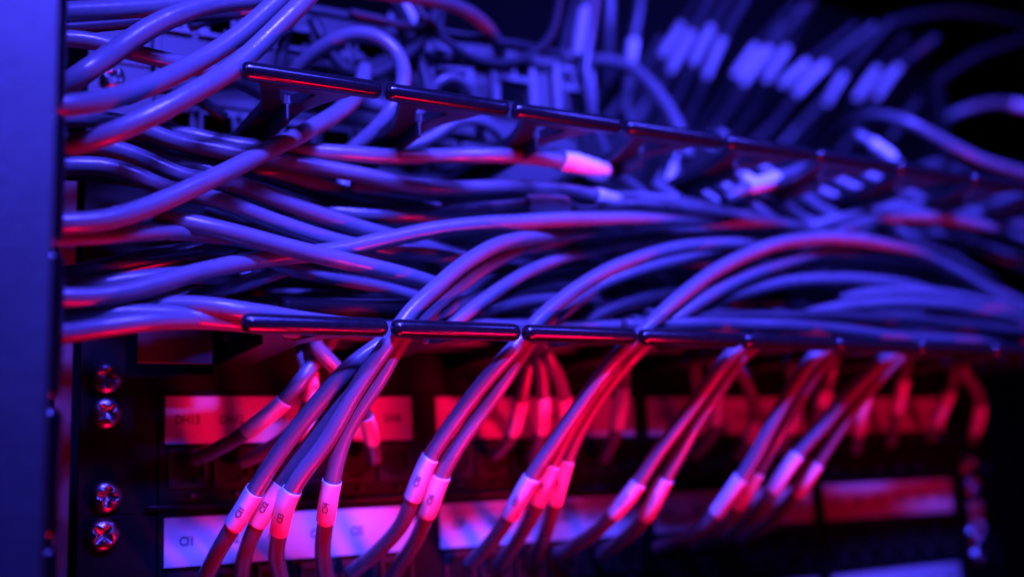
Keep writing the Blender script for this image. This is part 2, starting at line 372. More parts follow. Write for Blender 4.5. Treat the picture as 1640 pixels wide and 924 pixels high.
for k in range(0, 3):
    x = float(a[0]) + px_ * k; mb = MB()
    mb.box(x - 12, x - 8, -2.8, 0, hz - 7, hz + 17); mb.box(x + 8, x + 12, -2.8, 0, hz - 7, hz + 17)
    mb.box(x - 8, x + 8, -3.6, 0, hz + 4.5, hz + 7.5); mb.box(x - 8, x + 8, -2.2, 0, hz + 14.5, hz + 17)
    mb.box(x - 1.4, x + 1.4, -2.6, 0, hz + 7.5, hz + 14.5)
    f = mb.build('module_bay', M['shell'], s2, origin=(x, 0, hz), bevel=.5)
    mb = MB(); mb.box(x - 6.5, x + 6.5, -1.0, -.01, hz - 5, hz + 3.5)
    for sx in (-4.6, 4.6): mb.lathe([(0, 3.1), (1.2, 3.1)], (x + sx, -.01, hz + 11), (0, -1, 0), 6, False)
    mb.build('bay_opening', M['hole'], f, origin=(x, 0, hz))
rp = empty('rear_patch_panel', (300, 112, 120)); tag(rp, 'dark recessed panel behind the fan of thin cables at upper right', 'patch panel')
mb = MB(); mb.box(60, 620, 112, 114, 60, 300); mb.build('face_plate', M['hole'], rp, origin=(300, 112, 120))
bk = MB(); bk.box(-300, 1200, 420, 425, -400, 700)
tag(bk.build('back_wall', M['panel'], origin=(300, 420, 0)), kind='structure')

# ---------------------------------------------------------------- cables: (label, measured points x, y, depth)
G1 = 'pale cables crossing in the upper left'
cable('thick pale cable along the top left edge of the view', [(60, 20, -66), (100, 20, -64), (170, 17, -62), (240, 12, -60), (330, 2, -57), (420, -14, -54)], 3.4, group=G1)
cable('pale cable rising from behind the post to the top edge, shaded at its foot', [(60, 165, -66), (100, 142, -72), (135, 116, -77), (185, 82, -72), (240, 45, -70), (300, 18, -68), (350, 5, -66), (420, -3, -64), (500, -26, -66)], 3.6, group=G1)
cable('pale cable sweeping up from the gap in the left fingers, middle of three', [(60, 174, -96), (95, 171, -98), (150, 165, -94), (215, 147, -88), (290, 114, -80), (350, 80, -76), (405, 38, -74), (445, 2, -73), (475, -30, -72)], 3.35, group=G1)
cable('pale cable passing behind the left tip of the upper finger row', [(60, 244, -76), (110, 234, -84), (170, 218, -90), (240, 186, -93), (320, 143, -90), (370, 113, -85.5), (415, 74, -83), (455, 35, -83), (490, 0, -82), (520, -34, -80)], 3.35, group=G1)
cable('bright bluish cable descending behind the two upper left arcs', [(60, 62, -60), (110, 62, -61), (150, 66, -62), (190, 78, -62), (240, 92, -61), (300, 105, -59), (350, 118, -56), (400, 138, -50), (450, 168, -40)], 2.9, group=G1)
cable('dark thin cable under the topmost left cable', [(60, 46, -48), (110, 45, -48), (170, 40, -47), (240, 33, -46), (310, 26, -42), (380, 24, -36)], 2.3, 'sheath_shaded', group=G1)
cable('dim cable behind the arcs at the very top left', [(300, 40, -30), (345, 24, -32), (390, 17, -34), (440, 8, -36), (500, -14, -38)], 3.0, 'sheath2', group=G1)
cable('pale cable curling over the first upper finger and down behind it', [(555, 245, -36), (588, 222, -42), (618, 190, -48), (641, 155, -50), (648, 120, -48), (640, 88, -45), (612, 62, -42), (575, 53, -37), (530, 66, -30), (492, 95, -20), (460, 130, -9)], 3.0, group='looped cables above the upper fingers')
cable('long cable arching across the top centre into the dark', [(500, -30, -40), (600, -12, -40), (680, -2, -36), (735, 12, -30), (778, 42, -22), (800, 80, -12), (802, 110, -6)], 3.1, 'sheath2', group='looped cables above the upper fingers')
cable('blurred cable hooping over to the right above the third finger', [(925, 104, 30), (958, 96, 22), (1000, 104, 14), (1040, 134, 4), (1070, 174, -6), (1090, 215, -16), (1100, 250, -26)], 3.4, sleeves=[(905, 112, 936, 100, '', 0)], group='looped cables above the upper fingers')
cable('short horizontal cable glimpsed through the gap of the first two upper fingers', [(520, 150, -20), (560, 160, -20), (600, 168, -20), (650, 180, -20), (700, 205, -14)], 3.3, group='looped cables above the upper fingers')
cable('thin arc under the second upper finger', [(640, 240, -22), (690, 222, -24), (735, 192, -26), (775, 196, -24), (800, 215, -20), (822, 250, -14)], 2.6, group='looped cables above the upper fingers')
cable('second thin arc under the second upper finger, closer to the ports', [(660, 250, -12), (710, 205, -12), (750, 184, -12), (795, 198, -10), (815, 232, -8)], 2.2, 'sheath2', group='looped cables above the upper fingers')

G2 = 'pale cables crossing from upper left to lower right'
cable('long pale cable rising diagonally in front of all others at left centre', [(60, 358, -84), (105, 358, -84), (165, 354, -83), (230, 334, -80), (300, 304, -77), (370, 271, -73), (430, 240, -68), (490, 211, -60), (535, 185, -52), (572, 152, -42), (585, 110, -30)], 3.25, group=G2)
cable('top cable running right to a crumpled white and pink sleeve', [(180, 196, -30), (230, 203, -34), (290, 214, -40), (350, 228, -44), (420, 238, -48), (500, 242, -52), (560, 247, -54), (640, 252, -54), (720, 250, -52), (800, 249, -58), (860, 253, -57), (905, 259, -56), (945, 269, -54), (985, 284, -48), (1020, 306, -34), (1050, 335, -26)], 3.05, sleeves=[(900, 257, 968, 276, '', 2.2)], group=G2)
cable('second cable down running right to a white sleeve behind the arc', [(60, 190, -50), (140, 190, -48), (200, 198, -46), (280, 226, -46), (345, 240, -47), (400, 250, -49), (460, 260, -50), (520, 270, -51), (590, 283, -53), (640, 294, -55), (700, 301, -56), (800, 300, -53), (880, 303, -54), (945, 314, -56), (985, 324, -54), (1040, 345, -32)], 3.05, sleeves=[(950, 317, 985, 326, '', 1.5)], group=G2)
cable('dark edged cable just under the second crossing one', [(60, 232, -36), (200, 236, -38), (290, 258, -41), (345, 277, -43), (440, 275, -40), (500, 292, -41), (560, 312, -42), (620, 328, -42), (700, 332, -36)], 2.9, group=G2)
cable('cable beneath ending in an open white sleeve at centre', [(430, 330, -34), (500, 335, -38), (560, 341, -42), (620, 344, -45), (680, 343, -47), (760, 337, -54), (820, 332, -56), (850, 330, -57), (900, 331, -57), (960, 345, -36)], 3.0, sleeves=[(846, 330, 903, 332, '', 2.0)], group=G2)
cable('broad shaded cable in the middle of the crossing, fourth from the top', [(60, 226, -56), (150, 232, -56), (200, 243, -56), (245, 262, -56), (300, 285, -57), (380, 295, -57), (450, 322, -57), (520, 346, -56), (580, 366, -55), (650, 385, -52), (740, 410, -46)], 3.1, group=G2)
cable('glossy cable with a thin highlight, fifth in the crossing', [(60, 264, -60), (110, 266, -62), (160, 266, -63), (210, 278, -64), (265, 303, -64), (350, 320, -62), (420, 348, -60), (500, 375, -58), (560, 392, -55), (620, 402, -53), (680, 407, -52), (745, 416, -48), (800, 430, -38)], 3.0, group=G2)
cable('pale cable emerging under the diagonal one and running down to centre', [(180, 345, -66), (225, 348, -68), (275, 352, -70), (350, 367, -71), (420, 386, -71), (500, 406, -71), (580, 425, -69), (650, 442, -65), (710, 462, -58), (770, 492, -46)], 3.15, group=G2)
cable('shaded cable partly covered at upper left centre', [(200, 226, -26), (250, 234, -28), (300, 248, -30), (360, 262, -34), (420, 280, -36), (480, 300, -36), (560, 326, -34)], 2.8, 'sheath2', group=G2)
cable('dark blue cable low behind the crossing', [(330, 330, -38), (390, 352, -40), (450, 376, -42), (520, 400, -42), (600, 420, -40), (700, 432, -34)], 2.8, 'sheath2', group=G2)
cable('short dark cable in the gap right of the left fingers', [(60, 282, -44), (120, 283, -44), (180, 287, -44), (240, 296, -42), (300, 316, -38)], 1.6, 'sheath_shaded', group=G2)

G3 = 'long cables arching to the right'
cable('longest pale cable, from the left bundle over the centre to the right', [(60, 474, -80), (110, 477, -80), (170, 475, -79), (230, 461, -77), (310, 439, -73), (370, 425, -68), (430, 414, -63), (490, 407, -61), (545, 400, -61), (600, 388, -62), (680, 371, -64), (760, 361, -66), (860, 354, -67), (950, 351, -66), (1040, 351, -64), (1140, 354, -61), (1230, 359, -56), (1300, 370, -50), (1370, 392, -42)], 3.1, group=G3)
cable('upper arc riding just behind the longest pale cable', [(820, 356, -50), (880, 341, -52), (950, 330, -54), (1040, 329, -54), (1110, 334, -53), (1180, 347, -50), (1240, 362, -46), (1300, 376, -40)], 3.0, group=G3)
cable('red bellied cable under the longest pale one, dropping into the first gap', [(1150, 372, -44), (1060, 367, -50), (960, 369, -56), (880, 377, -62), (830, 384, -67), (785, 397, -73), (735, 428, -77), (690, 468, -80), (655, 502, -81), (628, 540, -82), (600, 578, -80), (560, 642, -74), (525, 706, -67), (486, 756, -60), (462, 795, -54), (448, 850, -42), (442, 890, -30), (452, 935, -14)], 3.1, sleeves=[(470, 785, 450, 850, 'CI3', 0)], group=G3)
cable('cable nested beside the first one entering the leftmost gap', [(1100, 376, -36), (1000, 372, -42), (930, 376, -50), (870, 390, -57), (815, 406, -62), (770, 430, -67), (720, 468, -72), (676, 506, -76), (640, 545, -79), (612, 600, -78), (578, 650, -74), (550, 700, -68), (535, 755, -62), (526, 800, -56), (519, 850, -44), (517, 890, -30), (524, 935, -14)], 3.1, sleeves=[(531, 768, 522, 830, 'CI4', 0)], group=G3)
cable('pale cable with its sleeve lowest and furthest left over the CI1 strip', [(800, 470, -50), (740, 486, -60), (690, 505, -70), (650, 520, -76), (618, 546, -78), (570, 578, -76), (520, 632, -71), (470, 694, -64), (430, 750, -57), (395, 808, -49), (362, 862, -38), (338, 905, -24), (318, 950, -10)], 3.1, sleeves=[(406, 780, 374, 845, 'CI1', 0)], group='labelled cables dropping to the lower patch panel')
cable('dimmer cable second from left below the first gap', [(840, 480, -40), (780, 482, -50), (720, 500, -62), (670, 520, -70), (628, 546, -74), (585, 592, -72), (540, 650, -67), (495, 714, -60), (455, 762, -54), (424, 815, -46), (398, 870, -34), (388, 905, -22), (386, 950, -8)], 3.0, sleeves=[(446, 775, 416, 836, 'CI2', 0)], group='labelled cables dropping to the lower patch panel')
cable('pale arc entering the second gap, the left of its pair of sleeves', [(1330, 400, -40), (1260, 394, -50), (1190, 391, -58), (1110, 394, -66), (1040, 408, -72), (970, 434, -76), (910, 472, -79), (865, 510, -81), (832, 548, -82), (792, 592, -79), (752, 640, -73), (716, 690, -66), (686, 738, -59), (663, 790, -51), (645, 838, -40), (608, 880, -26), (560, 918, -8)], 3.05, sleeves=[(690, 735, 664, 800, 'CI5', 0)], group=G3)
cable('cable behind the second gap pair, its sleeve the right magenta one', [(1180, 430, -26), (1090, 420, -38), (1010, 432, -48), (950, 462, -58), (900, 500, -67), (862, 530, -73), (838, 560, -77), (806, 610, -75), (770, 662, -70), (736, 710, -64), (706, 762, -57), (687, 815, -48), (668, 860, -34), (645, 895, -20), (620, 935, -8)], 3.05, sleeves=[(706, 762, 685, 825, 'CI6', 0)], group=G3)
cable('pale arc over the right half entering the third gap', [(1660, 520, -40), (1600, 480, -48), (1540, 440, -54), (1470, 405, -60), (1390, 386, -66), (1310, 381, -70), (1240, 392, -74), (1170, 420, -77), (1110, 458, -80), (1060, 500, -81), (1020, 540, -82), (980, 578, -79), (935, 640, -72), (893, 700, -64), (858, 752, -57), (832, 796, -50), (808, 838, -38), (785, 870, -26), (750, 905, -10)], 3.05, sleeves=[(850, 766, 815, 826, 'CI7', 0)], group=G3)
cable('middle one of three sleeved cables below the third gap', [(1660, 500, -36), (1570, 482, -42), (1480, 462, -48), (1400, 450, -54), (1330, 447, -59), (1250, 453, -64), (1180, 471, -69), (1120, 494, -73), (1070, 520, -76), (1015, 562, -77), (966, 604, -74), (930, 658, -68), (896, 716, -61), (872, 772, -54), (855, 820, -42), (830, 862, -26), (800, 905, -8)], 3.05, sleeves=[(882, 742, 861, 805, 'CI8', 0)], group=G3)
cable('right one of three sleeved cables below the third gap, magenta sleeve', [(1700, 560, -24), (1620, 505, -34), (1550, 455, -44), (1470, 420, -52), (1390, 406, -58), (1310, 407, -63), (1240, 426, -68), (1170, 455, -73), (1110, 490, -77), (1060, 525, -79), (1022, 560, -79), (984, 604, -75), (949, 652, -70), (920, 704, -63), (902, 752, -56), (888, 805, -46), (876, 845, -32), (858, 892, -8)], 3.05, sleeves=[(905, 739, 888, 801, 'CI9', 0)], group=G3)
cable('left of the two sleeved cables below the fourth gap, almost white sleeve', [(1360, 500, -26), (1300, 490, -38), (1250, 500, -52), (1214, 524, -68), (1188, 552, -78), (1160, 580, -80), (1122, 632, -74), (1086, 682, -67), (1052, 728, -59), (1022, 772, -52), (985, 820, -42), (950, 855, -28), (890, 888, -8)], 3.05, sleeves=[(1024, 770, 982, 822, 'CI10', 0)], group='labelled cables dropping to the lower patch panel')

cable('wide low arc on the right turning down into the fourth gap', [(1700, 545, -46), (1640, 515, -50), (1570, 496, -55), (1500, 487, -60), (1430, 485, -64), (1365, 489, -67), (1310, 500, -70), (1258, 520, -73), (1212, 548, -77), (1180, 580, -78), (1150, 624, -74), (1118, 672, -68), (1090, 722, -60), (1064, 770, -53), (1036, 822, -43), (1008, 856, -28), (960, 890, -8)], 3.1, sleeves=[(1068, 766, 1031, 826, 'CI11', 0)], group=G3)
cable('blurred violet cable below the fifth gap with a pale sleeve', [(1470, 500, -12), (1410, 505, -30), (1365, 522, -52), (1335, 548, -72), (1296, 580, -80), (1262, 632, -74), (1232, 686, -68), (1206, 734, -61), (1180, 775, -55), (1148, 820, -44), (1110, 855, -30), (1050, 878, -10)], 3.0, sleeves=[(1186, 764, 1148, 822, '', 0)], group='labelled cables dropping to the lower patch panel')
cable('blurred red cable behind the fifth gap pair', [(1440, 520, -14), (1385, 528, -36), (1340, 555, -60), (1318, 580, -70), (1290, 620, -70), (1262, 670, -66), (1232, 720, -58), (1196, 785, -50), (1160, 835, -34), (1110, 875, -8)], 3.0, sleeves=[(1206, 752, 1180, 806, '', 0)], group='labelled cables dropping to the lower patch panel')
cable('blurred violet cable left of the sixth gap pair with a red sleeve', [(1570, 520, -12), (1510, 525, -36), (1460, 545, -62), (1430, 565, -76), (1400, 590, -78), (1352, 640, -72), (1312, 688, -66), (1270, 736, -58), (1240, 780, -50), (1210, 825, -36), (1160, 862, -10)], 3.0, sleeves=[(1275, 727, 1235, 784, '', 0)], group='labelled cables dropping to the lower patch panel')
cable('blurred red cable right of the sixth gap pair with a magenta sleeve', [(1600, 530, -14), (1520, 540, -44), (1455, 560, -68), (1435, 575, -74), (1402, 610, -74), (1362, 660, -68), (1326, 712, -61), (1294, 765, -53), (1268, 800, -42), (1232, 838, -28), (1180, 865, -10)], 3.0, sleeves=[(1310, 737, 1276, 790, '', 0)], group='labelled cables dropping to the lower patch panel')
cable('right hand pale arc crossing above the others near the edge', [(1180, 430, -34), (1250, 408, -42), (1310, 388, -50), (1370, 362, -54), (1430, 348, -56), (1500, 349, -54), (1570, 362, -50), (1640, 385, -44), (1700, 410, -38)], 3.1, group=G3)

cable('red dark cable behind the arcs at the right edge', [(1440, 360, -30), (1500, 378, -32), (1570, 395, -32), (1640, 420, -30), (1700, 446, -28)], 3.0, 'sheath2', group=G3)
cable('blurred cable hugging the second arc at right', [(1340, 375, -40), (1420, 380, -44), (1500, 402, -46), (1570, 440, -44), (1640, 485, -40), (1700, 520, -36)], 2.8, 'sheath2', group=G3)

G4 = 'bundle of cables leaving the left fingers low down'
cable('red lit cable at mid left, upper edge of the low bundle', [(60, 381, -84), (110, 381, -82), (170, 378, -80), (230, 374, -76), (300, 374, -70), (370, 382, -62), (450, 398, -52)], 2.6, group=G4)
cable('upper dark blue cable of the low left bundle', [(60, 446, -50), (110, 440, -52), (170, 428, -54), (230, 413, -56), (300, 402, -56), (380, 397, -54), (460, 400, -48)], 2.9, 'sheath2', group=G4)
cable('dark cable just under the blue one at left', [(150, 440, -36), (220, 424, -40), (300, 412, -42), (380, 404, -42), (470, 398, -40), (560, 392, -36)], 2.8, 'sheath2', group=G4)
cable('bright edged cable lying behind the longest cable at left', [(60, 462, -66), (110, 463, -68), (170, 455, -70), (230, 446, -70), (300, 440, -66), (370, 444, -56), (440, 436, -50)], 2.9, group=G4)
cable('pale cable running low to the first lower finger', [(60, 500, -62), (120, 500, -66), (200, 494, -70), (270, 488, -74), (330, 490, -77), (400, 500, -78), (480, 512, -77), (560, 522, -73), (640, 530, -66)], 3.1, group=G4)
cable('red cable beneath the pale one reaching the lower finger', [(60, 512, -70), (120, 507, -72), (190, 503, -74), (260, 503, -75), (330, 510, -76), (400, 518, -76), (480, 528, -72)], 3.0, group=G4)
cable('bottommost red cable of the low bundle', [(60, 538, -74), (110, 532, -75), (170, 523, -76), (240, 514, -76), (310, 511, -76), (380, 516, -74), (460, 528, -66)], 3.0, group=G4)
cable('rust red cable in the heart of the low bundle', [(60, 522, -64), (110, 518, -66), (170, 512, -68), (240, 503, -69), (320, 498, -68), (400, 506, -64), (480, 516, -58)], 3.0, group=G4)
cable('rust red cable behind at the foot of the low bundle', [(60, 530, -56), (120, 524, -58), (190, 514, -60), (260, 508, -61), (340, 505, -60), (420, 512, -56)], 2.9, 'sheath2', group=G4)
cable('slim red lit cable crossing up from the low bundle', [(230, 500, -52), (290, 482, -56), (340, 467, -58), (400, 450, -58), (450, 432, -56), (500, 418, -54), (560, 412, -50), (620, 408, -46)], 2.8, group=G4)
cable('dark blue cable climbing beside the slim red one', [(270, 486, -44), (330, 466, -48), (390, 441, -50), (450, 424, -52), (500, 416, -52), (580, 414, -48), (680, 424, -42)], 2.7, group=G4)

G5 = 'shaded cables deep in the tray at centre'
deep = [
 ('deep violet cable low behind the centre', [(360, 462, -30), (450, 448, -34), (560, 450, -36), (660, 458, -36), (760, 470, -32)], 2.9),
 ('deep cable with a faint red streak above the first lower finger', [(380, 490, -40), (470, 486, -44), (560, 488, -46), (640, 494, -48), (720, 500, -44)], 3.0),
 ('darkest cable above the first lower finger', [(400, 470, -22), (500, 468, -26), (600, 474, -28), (700, 480, -28), (800, 480, -24)], 2.9),
 ('violet cable with a magenta edge right of centre', [(690, 500, -52), (760, 466, -54), (820, 443, -54), (880, 434, -52), (950, 428, -46), (1020, 420, -38)], 2.9),
 ('blue cable curving down right of centre', [(700, 520, -60), (770, 494, -60), (830, 472, -58), (900, 458, -52), (970, 452, -44), (1050, 452, -34)], 2.7),
 ('red cable just above the second lower finger', [(640, 548, -68), (700, 518, -68), (760, 502, -66), (820, 486, -62), (880, 480, -54), (960, 482, -44)], 2.7),
 ('dark blue cable tucked between the two nested arcs', [(680, 520, -58), (730, 486, -60), (780, 452, -58), (830, 425, -52), (890, 415, -44), (980, 410, -34)], 2.7),
 ('short red cable in the shade beyond the second lower finger', [(900, 545, -60), (950, 510, -62), (1010, 486, -60), (1080, 470, -54), (1160, 462, -44)], 2.8),
 ('red brown cable low at centre right', [(860, 520, -40), (940, 500, -40), (1030, 504, -40), (1120, 520, -36)], 2.9),
 ('dim brown cable right of the fourth gap', [(1200, 545, -58), (1260, 520, -56), (1330, 516, -52), (1400, 530, -46)], 2.8),
 ('dim red cable running to the right edge low down', [(1380, 508, -40), (1460, 512, -44), (1540, 520, -44), (1640, 542, -40)], 2.9),
 ('faint cable behind the open sleeve', [(480, 300, -22), (560, 300, -24), (640, 312, -24), (720, 318, -22), (820, 312, -20)], 2.8),
]
for lab, pts, r in deep: cable(lab, [(a_, b_, c_ + 6 if c_ < -30 else c_) for a_, b_, c_ in pts], r, 'sheath2' if 'violet' in lab or 'red' in lab else 'sheath_shaded', group=G5)  # duller and darker sheaths put the tray's shade into the colour
for lab, pts in (
 ('shaded blue cable close below the second crossing cable', [(540, 296, -34), (600, 306, -36), (660, 322, -37), (730, 326, -36), (800, 322, -32)]),):
    cable(lab, pts, 2.7, group=G5)

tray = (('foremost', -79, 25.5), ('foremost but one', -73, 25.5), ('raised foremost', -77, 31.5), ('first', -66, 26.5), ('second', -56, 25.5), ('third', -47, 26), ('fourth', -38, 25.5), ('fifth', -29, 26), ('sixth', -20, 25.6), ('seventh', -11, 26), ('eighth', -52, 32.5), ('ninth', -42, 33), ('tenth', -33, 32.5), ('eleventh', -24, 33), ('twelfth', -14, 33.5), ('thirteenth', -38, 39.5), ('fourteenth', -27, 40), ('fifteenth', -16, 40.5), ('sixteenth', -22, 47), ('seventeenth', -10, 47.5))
for k, (wd, y, z) in enumerate(tray):  # heap added to block blue light from the label strips
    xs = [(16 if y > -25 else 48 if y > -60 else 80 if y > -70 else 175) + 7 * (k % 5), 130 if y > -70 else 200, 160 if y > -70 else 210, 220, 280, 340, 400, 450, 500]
    cable_w('dark added cable among those heaped in the bottom of the tray behind the lower caps', [(x, y + 2.2 * math.sin(x * .02 + k * 1.7), z + 1.6 * math.sin(x * .031 + k * 2.3) + .8) for x in xs], 2.9, 'sheath_shaded' if k % 3 else 'sheath2', group='dark cables added in the bottom of the tray')

# cables of the upper patch panel, seen from below the tray
G6 = 'short red sleeved cables of the upper patch panel'
for lab, pts, sl in (
 ('shaded cable slanting to the DH13 strip with a pink sleeve', [(520, 560, -40), (500, 585, -42), (478, 615, -42), (452, 646, -38), (410, 680, -32), (360, 712, -20), (310, 735, -6)], (452, 645, 392, 690, '', .5)),
 ('shaded cable with a bright red sleeve under the first lower finger', [(480, 548, -38), (492, 580, -40), (498, 630, -36), (480, 680, -28), (430, 720, -16), (385, 740, -6)], (491, 568, 499, 636, '', 0)),
 ('dark red cable passing right of the bright red sleeve', [(500, 548, -46), (530, 580, -44), (560, 620, -38), (590, 680, -26), (600, 735, -8)], (578, 665, 590, 705, '', 0)),
 ('leftmost of three small red sleeves behind the second gap', [(850, 560, -40), (842, 600, -36), (832, 650, -30), (818, 700, -20), (790, 730, -6)], (834, 637, 822, 695, '', 0)),
 ('middle of three small red sleeves behind the second gap', [(858, 555, -42), (868, 600, -38), (870, 650, -32), (866, 692, -22), (850, 735, -6)], (869, 635, 868, 686, '', 0)),
 ('rightmost of three small red sleeves behind the second gap', [(870, 555, -44), (892, 595, -40), (905, 645, -32), (904, 690, -22), (890, 735, -6)], (900, 634, 906, 668, '', 0)),
 ('small red sleeve between the third and fourth gaps', [(1000, 560, -40), (1000, 600, -38), (993, 650, -32), (985, 695, -20), (965, 735, -6)], (996, 620, 988, 680, '', 0)),
 ('upright red sleeve left of the bent cable at the fourth gap', [(1140, 570, -40), (1146, 610, -38), (1148, 650, -32), (1140, 695, -20), (1110, 730, -6)], (1147, 617, 1147, 675, '', 0)),
 ('bent dark cable ending in a small red sleeve right of the fourth gap', [(1170, 570, -42), (1192, 605, -38), (1208, 650, -32), (1202, 695, -20), (1180, 730, -6)], (1208, 668, 1197, 702, '', 0)),
 ('faint red sleeve hidden by the fourth gap cables', [(1110, 580, -34), (1118, 620, -32), (1116, 660, -28), (1100, 710, -8)], (1118, 640, 1110, 682, '', 0)),
 ('red sleeve behind the fifth gap cables', [(1262, 580, -40), (1272, 620, -36), (1268, 670, -28), (1250, 720, -8)], (1272, 636, 1264, 686, '', 0)),
 ('small red spot sleeve between fifth and sixth gaps', [(1335, 570, -42), (1330, 600, -38), (1318, 636, -30), (1300, 690, -8)], (1326, 622, 1316, 646, '', 0)),
 ('red sleeve right of the sixth gap cables', [(1395, 575, -40), (1390, 620, -36), (1378, 670, -26), (1370, 720, -8)], (1387, 634, 1373, 690, '', 0)),
 ('lone upright red sleeve against the dark right part', [(1450, 575, -40), (1446, 610, -36), (1438, 650, -28), (1425, 710, -8)], (1446, 606, 1436, 656, '', 0)),
 ('tilted pink sleeve near the right end of the strips', [(1530, 570, -38), (1526, 610, -34), (1506, 660, -26), (1490, 700, -8)], (1521, 630, 1496, 674, '', 0)),
 ('rightmost pink sleeve at the end of the panels', [(1540, 590, -40), (1562, 620, -34), (1570, 650, -28), (1556, 705, -8)], (1569, 646, 1558, 688, '', 0)),
): cable(lab, [(pts[0][0] + 26, pts[0][1] - 48, pts[0][2] + 6)] + pts, 2.8, sleeves=[sl], group=G6)

# blurred cables beyond the upper fingers, right half
G7 = 'out of focus cables showing under the upper fingers at right'
for lab, pts, sl in (
 ('broad white sleeve glimpsed under the fourth upper finger', [(1060, 330, 10), (1085, 300, 6), (1110, 270, 4), (1140, 240, 0), (1160, 210, -5)], (1094, 292, 1128, 252, '', 2.6)),
 ('small sleeve left of the broad white one', [(1050, 340, 0), (1062, 305, 0), (1073, 275, 0), (1085, 240, 0)], (1066, 296, 1076, 262, '', 0)),
 ('first pale stripe from the left under the fifth upper finger', [(1050, 294, -26), (1080, 316, -34), (1128, 348, -40), (1180, 388, -42), (1220, 428, -36)], None),
 ('second pale stripe from the left under the fifth upper finger', [(1086, 283, -26), (1116, 305, -34), (1164, 337, -40), (1216, 377, -42), (1256, 417, -36)], None),
 ('third pale stripe from the left under the fifth upper finger', [(1122, 272, -26), (1152, 294, -34), (1200, 326, -40), (1252, 366, -42), (1292, 406, -36)], None),
 ('fourth pale stripe from the left under the fifth upper finger', [(1158, 261, -26), (1188, 283, -34), (1236, 315, -40), (1288, 355, -42), (1328, 395, -36)], (1192, 286, 1228, 310, '', .4)),
 ('fifth pale stripe from the left under the fifth upper finger', [(1194, 250, -26), (1224, 272, -34), (1272, 304, -40), (1324, 344, -42), (1364, 384, -36)], None),
 ('bright sleeve bent over the pale stripes', [(1160, 322, -50), (1195, 300, -50), (1225, 292, -48), (1262, 280, -44), (1290, 270, -36)], (1196, 300, 1244, 286, '', .6)),
 ('first blue stripe from the left under the sixth upper finger', [(1220, 322, -26), (1250, 336, -32), (1305, 360, -38), (1362, 392, -40), (1410, 432, -34)], None),
 ('second blue stripe from the left under the sixth upper finger', [(1258, 310, -26), (1288, 324, -32), (1343, 348, -38), (1400, 380, -40), (1448, 420, -34)], None),
 ('third blue stripe from the left under the sixth upper finger', [(1296, 298, -26), (1326, 312, -32), (1381, 336, -38), (1438, 368, -40), (1486, 408, -34)], None),
 ('fourth blue stripe from the left under the sixth upper finger', [(1334, 286, -26), (1364, 300, -32), (1419, 324, -38), (1476, 356, -40), (1524, 396, -34)], None),
 ('fifth blue stripe from the left under the sixth upper finger', [(1372, 274, -26), (1402, 288, -32), (1457, 312, -38), (1514, 344, -40), (1562, 384, -34)], None),
 ('short blue stripe nearly under the seventh finger', [(1430, 318, 0), (1470, 322, -4), (1520, 330, -10), (1570, 345, -12)], None),
 ('dim blue stripe at far right under the top row', [(1560, 335, 0), (1600, 322, 0), (1640, 310, 0), (1680, 300, 0)], None),
 ('dim blue cable running level at the right edge', [(1560, 342, -10), (1610, 338, -10), (1660, 340, -10), (1700, 345, -10)], None),
 ('small bright blue sleeve at the seventh upper finger', [(1370, 215, -20), (1400, 232, -26), (1430, 255, -30), (1450, 280, -30)], (1398, 230, 1428, 254, '', 0)),
 ('long blurred cable descending to the right edge', [(1290, 300, 105), (1325, 235, 75), (1360, 200, 35), (1400, 186, 8), (1450, 195, -10), (1510, 226, -18), (1570, 256, -24), (1640, 278, -28), (1700, 292, -30)], None),
 ('faint blue cable entering high at the right edge', [(1480, 205, 60), (1540, 178, 40), (1590, 165, 30), (1660, 176, 20), (1720, 196, 10)], (1618, 167, 1680, 182, '', 0)),
 ('thin wire peeking from the crossing under the fourth finger', [(1020, 330, -10), (1040, 310, -12), (1052, 290, -14), (1060, 275, -10)], None),
): cable(lab, pts, 3.0 if 'thin' not in lab else 1.2, sleeves=[sl] if sl else (), group=G7)

G8 = 'fan of thin blurred cables with bright sleeves at upper right'
n_ = 0
for lab, a, b, top, bot in (
 ('first sleeve of the fan, furthest left and highest', (1058, 92), (1092, 38), (1120, -20), (1000, 190)),
 ('second sleeve of the fan, just right of the first', (1074, 112), (1108, 52), (1150, -30), (1015, 215)),
 ('third sleeve of the fan, upright and bright', (1108, 102), (1140, 42), (1180, -30), (1050, 210)),
 ('fourth sleeve of the fan, lowest of the first cluster', (1130, 124), (1156, 64), (1205, -20), (1080, 225)),
 ('fifth sleeve, left edge of the second cluster', (1174, 124), (1212, 72), (1275, 5), (1110, 215)),
 ('sixth sleeve, brightest of the second cluster', (1190, 132), (1234, 76), (1290, 10), (1130, 225)),
 ('seventh sleeve, slim right one of the second cluster', (1226, 128), (1262, 74), (1300, 0), (1165, 230)),
 ('eighth sleeve, dim slanting one starting the third cluster', (1250, 138), (1296, 98), (1370, 40), (1190, 200)),
 ('ninth sleeve, long bright one in the third cluster', (1276, 150), (1324, 102), (1400, 40), (1200, 235)),
 ('tenth sleeve, small crumpled one in the third cluster', (1324, 165), (1354, 116), (1430, 30), (1270, 240)),
 ('eleventh sleeve, dim one left of the last', (1370, 160), (1406, 110), (1450, 60), (1320, 235)),
 ('last sleeve of the fan, bright at the right', (1402, 158), (1440, 106), (1500, 60), (1340, 250)),
):
    cable(lab, [(*bot, 108), ((bot[0] + a[0]) / 2 + 3, (bot[1] + a[1]) / 2 + 2, 92), (*a, 74), (*b, 58), (*top, 36)], 2.3, 'sheath2' if 'bright' in lab or 'first' in lab else 'sheath_shaded', sleeves=[(*a, *b, '', 0)], group=G8)  # lighter sheath copy makes some fan cables look more lit
